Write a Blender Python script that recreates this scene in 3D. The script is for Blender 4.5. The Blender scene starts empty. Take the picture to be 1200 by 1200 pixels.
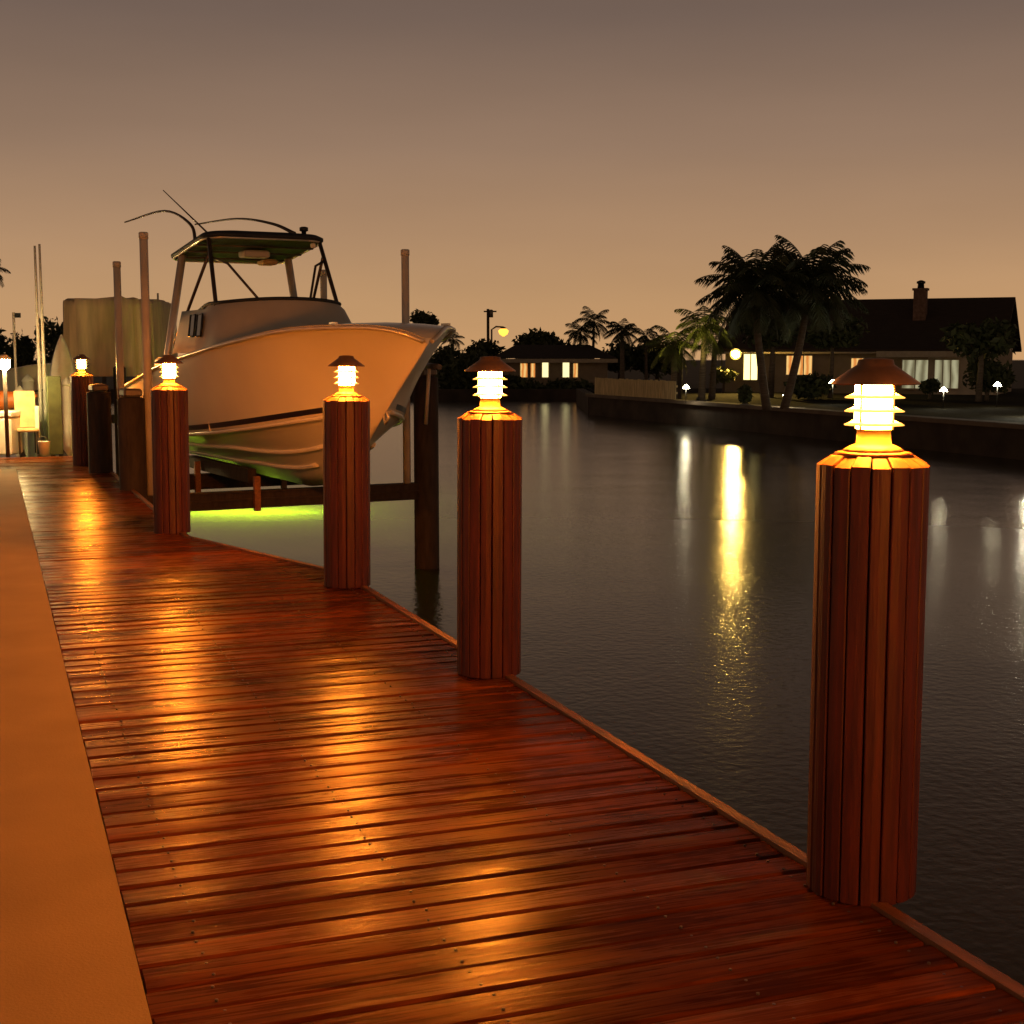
import bpy, math, random
import numpy as np
from mathutils import Vector, Matrix
R = math.radians
rnd = random.Random(7)
SC = bpy.context.scene
COL = SC.collection

# ------------------------------------------------------------------ survey of the place
CAM_H, FOC, HOR = 1.5, 1650.0, 414.0
PITCH = math.atan((600 - HOR) / FOC)
CP, SP = math.cos(PITCH), math.sin(PITCH)
WATER = -1.13
def ray(x, y):
    a = (x - 600) / FOC; b = (600 - y) / FOC
    return (a, CP + b * SP, -SP + b * CP)
def ground(x, y, z=0.0):
    r = ray(x, y); t = (z - CAM_H) / r[2]
    return Vector((r[0] * t, r[1] * t, z))
def at(x, y, d):
    r = ray(x, y); t = d / r[1]
    return Vector((r[0] * t, d, CAM_H + r[2] * t))

# ------------------------------------------------------------------ mesh helpers
class MB:
    def __init__(s): s.v = []; s.f = []; s.sm = []
    def add(s, vs, fs, smooth=False):
        o = len(s.v); s.v += [tuple(p) for p in vs]
        s.f += [tuple(i + o for i in f) for f in fs]; s.sm += [smooth] * len(fs)
        return s
    def box(s, c, size, rz=0.0, m=None):
        c = Vector(c); hx, hy, hz = [k / 2 for k in size]
        M = m or Matrix.Rotation(rz, 3, 'Z')
        vs = [c + M @ Vector((x * hx, y * hy, z * hz)) for z in (-1, 1) for x, y in ((-1, -1), (1, -1), (1, 1), (-1, 1))]
        return s.add(vs, [(3, 2, 1, 0), (4, 5, 6, 7), (0, 1, 5, 4), (1, 2, 6, 5), (2, 3, 7, 6), (3, 0, 4, 7)])
    def bbox(s, c, size, b, rz=0.0):      # box with chamfered vertical and top edges
        x, y, z = [k / 2 for k in size]; c = Vector(c); M = Matrix.Rotation(rz, 3, 'Z')
        def ring(h, i):
            X, Y = x - i, y - i
            return [(-X + b, -Y, h), (X - b, -Y, h), (X, -Y + b, h), (X, Y - b, h), (X - b, Y, h), (-X + b, Y, h), (-X, Y - b, h), (-X, -Y + b, h)]
        vs = ring(-z + b, 0) + ring(z - b, 0) + ring(z, b); vs = ring(-z, b) + vs
        n = 8; fs = [tuple(range(n - 1, -1, -1)), tuple(range(3 * n, 4 * n))]
        for k in range(3):
            for i in range(n): fs.append((k * n + i, k * n + (i + 1) % n, (k + 1) * n + (i + 1) % n, (k + 1) * n + i))
        return s.add([c + M @ Vector(p) for p in vs], fs)
    def tube(s, pts, rad, n=8, cap=True):
        pts = [Vector(p) for p in pts]
        if not hasattr(rad, '__len__'): rad = [rad] * len(pts)
        vs = []; fs = []; prev = None
        for i, p in enumerate(pts):
            t = (pts[min(i + 1, len(pts) - 1)] - pts[max(i - 1, 0)]).normalized()
            if prev is None:
                a = Vector((0, 0, 1)) if abs(t.z) < .9 else Vector((1, 0, 0))
                e = t.cross(a).normalized()
            else: e = (prev - t * prev.dot(t)).normalized()
            prev = e; g = t.cross(e)
            vs += [p + (e * math.cos(2 * math.pi * k / n) + g * math.sin(2 * math.pi * k / n)) * rad[i] for k in range(n)]
        for i in range(len(pts) - 1):
            for k in range(n): fs.append((i * n + k, i * n + (k + 1) % n, (i + 1) * n + (k + 1) % n, (i + 1) * n + k))
        s.add(vs, fs, True)
        if cap:
            o = len(s.v) - len(vs)
            s.f += [tuple(o + k for k in range(n - 1, -1, -1)), tuple(o + (len(pts) - 1) * n + k for k in range(n))]; s.sm += [False, False]
        return s
    def lathe(s, prof, c=(0, 0, 0), n=24, smooth=True, a0=0.0):
        c = Vector(c); vs = []; fs = []
        for r, z in prof:
            vs += [c + Vector((r * math.cos(a0 + 2 * math.pi * k / n), r * math.sin(a0 + 2 * math.pi * k / n), z)) for k in range(n)]
        for i in range(len(prof) - 1):
            for k in range(n): fs.append((i * n + k, i * n + (k + 1) % n, (i + 1) * n + (k + 1) % n, (i + 1) * n + k))
        s.add(vs, fs, smooth); o = len(s.v) - len(vs)
        s.f += [tuple(o + k for k in range(n - 1, -1, -1)), tuple(o + (len(prof) - 1) * n + k for k in range(n))]; s.sm += [False, False]
        return s
    def prism(s, poly, z0, z1):
        n = len(poly)
        vs = [(p[0], p[1], z0) for p in poly] + [(p[0], p[1], z1) for p in poly]
        fs = [tuple(range(n - 1, -1, -1)), tuple(range(n, 2 * n))] + [(i, (i + 1) % n, n + (i + 1) % n, n + i) for i in range(n)]
        return s.add(vs, fs)
    def grid(s, rows, smooth=True, closed=False):
        n = len(rows[0]); vs = [p for r in rows for p in r]; fs = []
        for i in range(len(rows) - 1):
            for k in range(n if closed else n - 1):
                fs.append((i * n + k, i * n + (k + 1) % n, (i + 1) * n + (k + 1) % n, (i + 1) * n + k))
        return s.add(vs, fs, smooth)
    def build(s, name, mat, parent=None, off=(0, 0, 0), fix=True):
        me = bpy.data.meshes.new(name)
        off = Vector(off)
        me.from_pydata([tuple(Vector(p) - off) for p in s.v], [], s.f)
        me.polygons.foreach_set('use_smooth', s.sm)
        if fix:
            import bmesh
            bm = bmesh.new(); bm.from_mesh(me)
            bmesh.ops.remove_doubles(bm, verts=bm.verts, dist=1e-5)
            bmesh.ops.recalc_face_normals(bm, faces=bm.faces); bm.to_mesh(me); bm.free()
        me.materials.append(mat); me.update()
        o = bpy.data.objects.new(name, me); COL.objects.link(o)
        if parent is not None: o.parent = parent
        return o

def tag(o, label, cat, group=None):
    o['label'] = label; o['category'] = cat
    if group: o['group'] = group
    return o
def thing(name, label, cat, loc, rz=0.0, group=None):
    o = bpy.data.objects.new(name, None); COL.objects.link(o)
    o.location = loc; o.rotation_euler = (0, 0, rz); o.empty_display_size = .2
    return tag(o, label, cat, group)
def struct(o, kind='structure'): o['kind'] = kind; return o
def dup(root, loc, rz, label, group=None):
    r = root.copy(); COL.objects.link(r); r.location = loc; r.rotation_euler = (0, 0, rz); r['label'] = label
    if group: r['group'] = group
    for ch in list(root.children):
        c = ch.copy(); COL.objects.link(c); c.parent = r
        for g in list(ch.children):
            d = g.copy(); COL.objects.link(d); d.parent = c
    return r

# ------------------------------------------------------------------ materials
def mat(name, col, rough=.6, metal=0.0, var=.25, scale=8.0, bump=0.0, bscale=60.0, spec=.5, stretch=(1, 1, 1), col2=None, detail=4.0):
    m = bpy.data.materials.new(name); m.use_nodes = True; nt = m.node_tree; N = nt.nodes; L = nt.links
    b = N['Principled BSDF']; b.inputs['Roughness'].default_value = rough; b.inputs['Metallic'].default_value = metal
    b.inputs['Specular IOR Level'].default_value = spec
    tc = N.new('ShaderNodeTexCoord'); mp = N.new('ShaderNodeMapping'); mp.inputs['Scale'].default_value = stretch
    L.new(tc.outputs['Object'], mp.inputs['Vector'])
    nz = N.new('ShaderNodeTexNoise'); nz.inputs['Scale'].default_value = scale; nz.inputs['Detail'].default_value = detail
    L.new(mp.outputs[0], nz.inputs['Vector'])
    cr = N.new('ShaderNodeValToRGB')
    c2 = col2 or tuple(k * (1 - var) for k in col)
    cr.color_ramp.elements[0].color = (*c2, 1); cr.color_ramp.elements[1].color = (*[min(1, k * (1 + var * .5)) for k in col], 1)
    cr.color_ramp.elements[0].position = .3; cr.color_ramp.elements[1].position = .7
    L.new(nz.outputs['Fac'], cr.inputs['Fac']); L.new(cr.outputs['Color'], b.inputs['Base Color'])
    if bump:
        n2 = N.new('ShaderNodeTexNoise'); n2.inputs['Scale'].default_value = bscale; n2.inputs['Detail'].default_value = 3
        L.new(mp.outputs[0], n2.inputs['Vector'])
        bp = N.new('ShaderNodeBump'); bp.inputs['Strength'].default_value = bump; bp.inputs['Distance'].default_value = .01
        L.new(n2.outputs['Fac'], bp.inputs['Height']); L.new(bp.outputs['Normal'], b.inputs['Normal'])
    return m
def emis(name, col, strength):
    m = bpy.data.materials.new(name); m.use_nodes = True; nt = m.node_tree
    b = nt.nodes['Principled BSDF']; b.inputs['Base Color'].default_value = (.6, .6, .55, 1)
    b.inputs['Emission Color'].default_value = (*col, 1); b.inputs['Emission Strength'].default_value = strength
    return m

def deck_mat(name, pitch, cold, colm, rough, varn=True):
    m = bpy.data.materials.new(name); m.use_nodes = True; nt = m.node_tree; N = nt.nodes; L = nt.links
    b = N['Principled BSDF']
    tc = N.new('ShaderNodeTexCoord'); sp = N.new('ShaderNodeSeparateXYZ'); L.new(tc.outputs['Object'], sp.inputs[0])
    dv = N.new('ShaderNodeMath'); dv.operation = 'DIVIDE'; dv.inputs[1].default_value = pitch; L.new(sp.outputs['Y'], dv.inputs[0])
    fl = N.new('ShaderNodeMath'); fl.operation = 'FLOOR'; L.new(dv.outputs[0], fl.inputs[0])
    wn = N.new('ShaderNodeTexWhiteNoise'); wn.noise_dimensions = '1D'; L.new(fl.outputs[0], wn.inputs['W'])
    # grain coordinates: long along the board, shifted per board
    cx = N.new('ShaderNodeCombineXYZ')
    ax = N.new('ShaderNodeMath'); ax.operation = 'MULTIPLY_ADD'; ax.inputs[1].default_value = 37.0; L.new(wn.outputs['Value'], ax.inputs[0]); L.new(sp.outputs['X'], ax.inputs[2])
    L.new(ax.outputs[0], cx.inputs['X']); L.new(sp.outputs['Y'], cx.inputs['Y']); L.new(sp.outputs['Z'], cx.inputs['Z'])
    mp = N.new('ShaderNodeMapping'); mp.inputs['Scale'].default_value = (1.2, 26, 26); L.new(cx.outputs[0], mp.inputs['Vector'])
    g = N.new('ShaderNodeTexNoise'); g.inputs['Scale'].default_value = 2.2; g.inputs['Detail'].default_value = 7; g.inputs['Distortion'].default_value = 1.2
    L.new(mp.outputs[0], g.inputs['Vector'])
    cr = N.new('ShaderNodeValToRGB'); cr.color_ramp.elements[0].position = .32; cr.color_ramp.elements[1].position = .72
    cr.color_ramp.elements[0].color = (*cold, 1); cr.color_ramp.elements[1].color = (*colm, 1); L.new(g.outputs['Fac'], cr.inputs['Fac'])
    hs = N.new('ShaderNodeHueSaturation'); L.new(cr.outputs['Color'], hs.inputs['Color'])
    mv = N.new('ShaderNodeMapRange'); mv.inputs['To Min'].default_value = .62; mv.inputs['To Max'].default_value = 1.3; L.new(wn.outputs['Value'], mv.inputs['Value']); L.new(mv.outputs[0], hs.inputs['Value'])
    # worn blotches
    bl = N.new('ShaderNodeTexNoise'); bl.inputs['Scale'].default_value = 2.6; bl.inputs['Detail'].default_value = 5; L.new(tc.outputs['Object'], bl.inputs['Vector'])
    br = N.new('ShaderNodeMapRange'); br.inputs['From Min'].default_value = .35; br.inputs['From Max'].default_value = .68; br.inputs['To Min'].default_value = .72; br.inputs['To Max'].default_value = 1.12
    L.new(bl.outputs['Fac'], br.inputs['Value'])
    mx = N.new('ShaderNodeMix'); mx.data_type = 'RGBA'; mx.blend_type = 'MULTIPLY'; mx.inputs['Factor'].default_value = 1
    L.new(hs.outputs['Color'], mx.inputs['A']); L.new(br.outputs[0], mx.inputs['B']); L.new(mx.outputs['Result'], b.inputs['Base Color'])
    rr = N.new('ShaderNodeMapRange'); rr.inputs['From Min'].default_value = .3; rr.inputs['From Max'].default_value = .7
    rr.inputs['To Min'].default_value = rough - .1; rr.inputs['To Max'].default_value = rough + .16
    ad = N.new('ShaderNodeMath'); ad.operation = 'MULTIPLY_ADD'; ad.inputs[1].default_value = .5
    L.new(g.outputs['Fac'], ad.inputs[0]); hb = N.new('ShaderNodeMath'); hb.operation = 'MULTIPLY'; hb.inputs[1].default_value = .5; L.new(bl.outputs['Fac'], hb.inputs[0]); L.new(hb.outputs[0], ad.inputs[2])
    L.new(ad.outputs[0], rr.inputs['Value']); L.new(rr.outputs[0], b.inputs['Roughness'])
    bp = N.new('ShaderNodeBump'); bp.inputs['Strength'].default_value = .32; bp.inputs['Distance'].default_value = .004
    L.new(g.outputs['Fac'], bp.inputs['Height'])
    b2 = N.new('ShaderNodeBump'); b2.inputs['Strength'].default_value = .35; b2.inputs['Distance'].default_value = .01
    L.new(bl.outputs['Fac'], b2.inputs['Height']); L.new(bp.outputs['Normal'], b2.inputs['Normal']); L.new(b2.outputs['Normal'], b.inputs['Normal'])
    b.inputs['Specular IOR Level'].default_value = .03
    return m

PITCHB = .137
M = {}
M['deck'] = deck_mat('stained deck boards', PITCHB, (.085, .021, .005), (.27, .072, .016), .25)
M['trim'] = mat('stained edge board', (.34, .125, .04), .5, var=.4, scale=3, stretch=(14, 1, 14), bump=.3)
M['clad'] = mat('red brown cladding', (.098, .0175, .006), .5, var=.45, scale=5, stretch=(9, 9, .7), bump=.25, bscale=14)
M['lit_ends'] = mat('lamp lit board ends', (.34, .155, .06), .6, var=.35, scale=20)  # slat tops lightened, the lamp's light put into their colour
M['dark_gap'] = mat('shadowed timber core', (.012, .007, .005), .9)
M['pile'] = mat('tarred pile', (.045, .03, .022), .8, var=.5, scale=6, stretch=(3, 3, .6), bump=.5, bscale=20)
M['steel'] = mat('galvanised beam', (.16, .13, .11), .5, metal=.5, var=.3)
M['pvc'] = mat('weathered white plastic pipe', (.62, .55, .47), .45, var=.15, scale=4)
M['copper'] = mat('weathered copper hood', (.34, .19, .11), .45, metal=.6, var=.35, scale=12)
M['brass'] = mat('lamp body paint', (.42, .28, .11), .45, var=.15)
M['lens'] = emis('glowing lamp glass', (1, .245, .017), 1500)
M['lensfin'] = emis('glowing moulded glass fin', (1, .45, .07), 2.2)
M['lensfin'].cycles.emission_sampling = 'NONE'
M['fin'] = mat('white lamp louver', (.85, .75, .55), .5, var=.1)
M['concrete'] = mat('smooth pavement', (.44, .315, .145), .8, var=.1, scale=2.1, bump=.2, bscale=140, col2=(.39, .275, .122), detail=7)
M['gel'] = mat('white gelcoat', (.78, .72, .60), .2, var=.04, scale=2)
M['gel2'] = mat('off white cabin gelcoat', (.50, .46, .40), .5, var=.08, scale=3)
M['stripe'] = mat('dark boot stripe', (.018, .015, .03), .3)
M['navy'] = mat('dark canvas top', (.012, .018, .028), .7, var=.3)
M['under'] = mat('dark green canvas lining', (.03, .07, .055), .8, var=.4, scale=3, stretch=(9, 1, 1))
M['alu'] = mat('painted tube', (.10, .075, .06), .35, metal=.6)
M['lalu'] = mat('bright anodised tube', (.75, .68, .58), .3, metal=.5, var=.1)
M['black'] = mat('black plastic', (.012, .012, .012), .4)
M['glass'] = mat('dark glass', (.01, .012, .014), .08)
M['tarp'] = mat('beige boat cover', (.70, .54, .35), .85, var=.25, scale=2, stretch=(4, 4, .5), bump=.4, bscale=5)
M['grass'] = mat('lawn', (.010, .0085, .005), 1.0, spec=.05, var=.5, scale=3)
M['land'] = mat('yard soil', (.07, .055, .035), .95, var=.4, scale=1)
M['seawall'] = mat('stained seawall concrete', (.055, .038, .027), .9, var=.5, scale=1.2, bump=.4, bscale=6)
M['cap'] = mat('seawall cap concrete', (.16, .12, .09), .85, var=.3, scale=2)
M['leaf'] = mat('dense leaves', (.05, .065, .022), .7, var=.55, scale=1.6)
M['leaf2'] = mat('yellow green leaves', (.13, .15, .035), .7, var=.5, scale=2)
M['palm'] = mat('palm fronds', (.042, .055, .02), .6, var=.5, scale=2)
M['trunk'] = mat('palm trunk', (.13, .10, .075), .9, var=.4, scale=4, stretch=(1, 1, 8), bump=.5)
M['roof'] = mat('dark roof shingles', (.035, .022, .016), .9, var=.35, scale=3, stretch=(1, 1, 9), bump=.5, bscale=12)
M['wall'] = mat('pale stucco', (.30, .24, .17), .9, var=.15, scale=3, bump=.2)
M['wall2'] = mat('cream stucco gable', (.55, .48, .38), .9, var=.12, scale=3)
M['fascia'] = mat('cream fascia', (.45, .38, .28), .7, var=.15)
M['brick'] = mat('brown chimney brick', (.17, .10, .075), .9, var=.4, scale=9)
M['fence'] = mat('pale fence boards', (.66, .52, .28), .85, var=.45, scale=3, stretch=(7, 7, .5))
M['white'] = mat('white paint', (.75, .72, .64), .5, var=.1)
M['orange'] = mat('orange plastic', (.62, .16, .03), .5, var=.15)
M['tan'] = mat('tan canvas', (.52, .36, .17), .85, var=.25)
M['green'] = mat('green lit timber', (.06, .075, .025), .8, var=.4)  # tint of the green water light put into the timber colour
M['rock'] = mat('dark stone', (.08, .075, .07), .9, var=.4, bump=.6, bscale=5)
M['win_y'] = emis('lit yellow window', (1, .80, .28), 2.6)
M['win_w'] = emis('lit pale window', (.95, .9, .6), 1.8)
M['sconce'] = emis('porch lamp globe', (1, .60, .12), 2000)
M['halo'] = emis('yellow lamp glow ring', (1, .62, .10), 2.6)  # glare around the porch lamp, made as a dim glowing surface
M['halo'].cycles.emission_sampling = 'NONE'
M['path'] = emis('path lamp head', (1, .88, .58), 75)
M['path2'] = emis('strong path lamp head', (1, .92, .66), 300)
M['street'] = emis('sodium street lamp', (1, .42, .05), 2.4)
M['flood'] = emis('dock lantern', (1, .70, .27), 800)
M['greenlamp'] = emis('green fish light', (.64, 1, .005), 165)

def striped_emis(name, c0, c1, freq, strength, axis):
    m = emis(name, c0, strength); nt = m.node_tree; N = nt.nodes; L = nt.links
    tc = N.new('ShaderNodeTexCoord'); w = N.new('ShaderNodeTexWave'); w.bands_direction = axis
    w.inputs['Scale'].default_value = freq; w.inputs['Distortion'].default_value = 3.0; w.inputs['Detail'].default_value = 2
    L.new(tc.outputs['Object'], w.inputs['Vector'])
    cr = N.new('ShaderNodeValToRGB'); cr.color_ramp.elements[0].color = (*c1, 1); cr.color_ramp.elements[1].color = (*c0, 1)
    L.new(w.outputs['Fac'], cr.inputs['Fac']); L.new(cr.outputs['Color'], N['Principled BSDF'].inputs['Emission Color'])
    return m
M['win_o'] = striped_emis('orange curtained window', (1, .62, .2), (.75, .22, .03), 1.3, .9, 'X')
M['slider'] = striped_emis('lit glass door', (.62, .60, .36), (.20, .19, .10), .9, .55, 'X')
M['win_far'] = emis('lit far window', (1, .86, .40), 1.4)

# ------------------------------------------------------------------ world
w = bpy.data.worlds.new("World"); SC.world = w; w.use_nodes = True
nt = w.node_tree; N = nt.nodes; L = nt.links
bg = N['Background']; bg.inputs['Strength'].default_value = 1.0
tc = N.new('ShaderNodeTexCoord'); sp = N.new('ShaderNodeSeparateXYZ'); L.new(tc.outputs['Generated'], sp.inputs[0])
cr = N.new('ShaderNodeValToRGB'); L.new(sp.outputs['Z'], cr.inputs['Fac'])
stops = [(0.0, (.60, .335, .150)), (.035, (.53, .306, .147)), (.08, (.425, .253, .139)), (.14, (.300, .190, .124)), (.225, (.172, .117, .091)), (.36, (.075, .051, .039)), (.6, (.03, .021, .016)), (1.0, (.018, .013, .010))]
el = cr.color_ramp.elements
el[0].position, el[0].color = stops[0][0], (*stops[0][1], 1)
el[1].position, el[1].color = stops[-1][0], (*stops[-1][1], 1)
for p, c in stops[1:-1]:
    e = el.new(p); e.color = (*c, 1)
nzs = N.new('ShaderNodeTexNoise'); nzs.inputs['Scale'].default_value = 2.2; nzs.inputs['Detail'].default_value = 5
mps = N.new('ShaderNodeMapping'); mps.inputs['Scale'].default_value = (1, 1, 5); L.new(tc.outputs['Generated'], mps.inputs['Vector']); L.new(mps.outputs[0], nzs.inputs['Vector'])
mrs = N.new('ShaderNodeMapRange'); mrs.inputs['From Min'].default_value = .3; mrs.inputs['From Max'].default_value = .7; mrs.inputs['To Min'].default_value = .93; mrs.inputs['To Max'].default_value = 1.06
L.new(nzs.outputs['Fac'], mrs.inputs['Value'])
mxs = N.new('ShaderNodeMix'); mxs.data_type = 'RGBA'; mxs.blend_type = 'MULTIPLY'; mxs.inputs['Factor'].default_value = 1
L.new(cr.outputs['Color'], mxs.inputs['A']); L.new(mrs.outputs[0], mxs.inputs['B']); L.new(mxs.outputs['Result'], bg.inputs['Color'])

# ------------------------------------------------------------------ water
def water_mat():
    m = bpy.data.materials.new('night canal water'); m.use_nodes = True; nt = m.node_tree; N = nt.nodes; L = nt.links
    N.remove(N['Principled BSDF']); out = N['Material Output']
    gl = N.new('ShaderNodeBsdfGlossy'); gl.distribution = 'GGX'; gl.inputs['Roughness'].default_value = .15; gl.inputs['Color'].default_value = (.96, .95, .92, 1)
    df = N.new('ShaderNodeBsdfDiffuse'); df.inputs['Color'].default_value = (.016, .013, .009, 1)
    tl = N.new('ShaderNodeBsdfTranslucent'); tl.inputs['Color'].default_value = (.30, .30, .26, 1)      # light coming up from under the surface
    ad = N.new('ShaderNodeAddShader'); L.new(df.outputs[0], ad.inputs[0]); L.new(tl.outputs[0], ad.inputs[1])
    fr = N.new('ShaderNodeFresnel'); fr.inputs['IOR'].default_value = 1.33
    mx = N.new('ShaderNodeMixShader'); L.new(fr.outputs[0], mx.inputs[0]); L.new(ad.outputs[0], mx.inputs[1]); L.new(gl.outputs[0], mx.inputs[2])
    L.new(mx.outputs[0], out.inputs['Surface'])
    tc = N.new('ShaderNodeTexCoord')
    n1 = N.new('ShaderNodeTexNoise'); n1.inputs['Scale'].default_value = 13.0; n1.inputs['Detail'].default_value = 2.5
    L.new(tc.outputs['Object'], n1.inputs['Vector'])
    n2 = N.new('ShaderNodeTexNoise'); n2.inputs['Scale'].default_value = .35; n2.inputs['Detail'].default_value = 2
    L.new(tc.outputs['Object'], n2.inputs['Vector'])
    b1 = N.new('ShaderNodeBump'); b1.inputs['Strength'].default_value = .27; b1.inputs['Distance'].default_value = .022
    L.new(n1.outputs['Fac'], b1.inputs['Height'])
    b2 = N.new('ShaderNodeBump'); b2.inputs['Strength'].default_value = .08; b2.inputs['Distance'].default_value = .3
    L.new(n2.outputs['Fac'], b2.inputs['Height']); L.new(b1.outputs['Normal'], b2.inputs['Normal'])
    L.new(b2.outputs['Normal'], gl.inputs['Normal'])
    return m
wm = MB().add([(-400, -20, WATER), (400, -20, WATER), (400, 600, WATER), (-400, 600, WATER)], [(0, 1, 2, 3)]).build('water', water_mat())
struct(wm)
bed = MB().add([(-420, -30, -4), (420, -30, -4), (420, 620, -4), (-420, 620, -4)], [(0, 1, 2, 3)]).build('ground', M['land']); struct(bed)

# ------------------------------------------------------------------ dock
TH = R(20.3)
UA = Vector((-math.sin(TH), math.cos(TH), 0)); VA = Vector((math.cos(TH), math.sin(TH), 0))
def uv(p): return p.dot(UA), p.dot(VA)
def UV(u, v, z=0): q = UA * u + VA * v; return Vector((q.x, q.y, z))
VL = .29
EDGE = [(-3, 2.20), (9.35, 2.19), (11.65, 1.45), (24.5, 1.33)]
def vmax(u):
    for (a, b), (c, d) in zip(EDGE, EDGE[1:]):
        if u <= c: return b + (d - b) * (u - a) / (c - a)
    return EDGE[-1][1]
U_WRAP, U_END = 19.4, 21.6
dock = thing('dock', 'long red brown plank dock glowing under the lamps beside the water', 'dock', (0, 0, 0), TH)
mb = MB(); k = -22
while k * PITCHB < U_END:
    u0 = k * PITCHB; u1 = u0 + PITCHB; g = .0058 + rnd.random() * .004
    a, b = u0 + g, u1 - g; vl = VL if u0 < U_WRAP else -6.0
    va, vb = vmax(a), vmax(b)
    vl2 = vl + rnd.uniform(0, .006)
    dz = rnd.uniform(-.0025, .0015); tl = rnd.uniform(-.0022, .0022); cw = rnd.uniform(-.002, .0015)
    c = .007; t = .038
    n = 5
    prof = [(0, -t), (0, -c + dz - tl), (c, dz - tl)] + [(c + (PITCHB - 2 * g - 2 * c) * i / (n - 1), dz + tl * (2 * i / (n - 1) - 1) + cw * (1 - (2 * i / (n - 1) - 1) ** 2)) for i in range(1, n - 1)] + [(PITCHB - 2 * g - c, dz + tl), (PITCHB - 2 * g, -c + dz + tl), (PITCHB - 2 * g, -t)]
    m = len(prof); pw = PITCHB - 2 * g
    vs = [(vl2, a + p[0], p[1]) for p in prof] + [(va + (vb - va) * p[0] / pw, a + p[0], p[1]) for p in prof]
    fs = [(i, i + 1, m + i + 1, m + i) for i in range(m - 1)] + [tuple(range(m)), tuple(range(2 * m - 1, m - 1, -1))]
    mb.add(vs, fs); k += 1
k = 12
while k * PITCHB < 9:
    uc = (k + .5) * PITCHB
    for v in (VL + .16, 1.05, 1.65, 2.12):
        for du in (-.036, .036):
            if v < vmax(uc) - .03: mb.lathe([(.0042, -.003), (.0042, .0022), (.002, .0026)], (v + rnd.uniform(-.008, .008), uc + du + rnd.uniform(-.004, .004), 0), 7)
    k += 1
db = mb.build('deck_boards', M['deck'], dock); db.data.materials.append(M['steel'])
for p_ in db.data.polygons:
    if p_.area < 6e-5 and len(p_.vertices) in (4, 7): p_.material_index = 1      # screw heads
# joist bed under the boards (closes the gaps), edge board along the water, piles
mb = MB()
for vj in (.45, 1.05, 1.65, 2.12):
    ue = 24 if vj < 1.3 else 9.2
    mb.box((vj, (ue - 3) / 2, -.14), (.06, ue + 3, .2))
mb.build('joist', M['dark_gap'], dock)
mb = MB(); 
for (a, b), (c, d) in zip(EDGE[:-1], EDGE[1:]):
    p = Vector((b + .004, a, 0)); q = Vector((d + .004, c, 0)); c2 = min(c, U_END); q = p.lerp(q, (c2 - a) / (c - a))
    dr = (q - p).normalized(); nn = Vector((dr.y, -dr.x, 0))
    A = [p, q, q + nn * .042, p + nn * .042]
    mb.prism([(v.x, v.y) for v in A], -.26, .012)
mb.build('edge_board', M['trim'], dock)
for u in (0.3, 5.0, 7.7, 10.6, 14, 18):
    MB().lathe([(.13, -4), (.13, -.27)], (vmax(u) - .2, u, 0), 12).build('pile', M['pile'], dock)

# pavement slab on the left
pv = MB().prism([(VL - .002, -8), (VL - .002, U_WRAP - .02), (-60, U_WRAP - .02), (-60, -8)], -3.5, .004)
po = pv.build('pavement', M['concrete']); po.rotation_euler = (0, 0, TH); struct(po)

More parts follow.
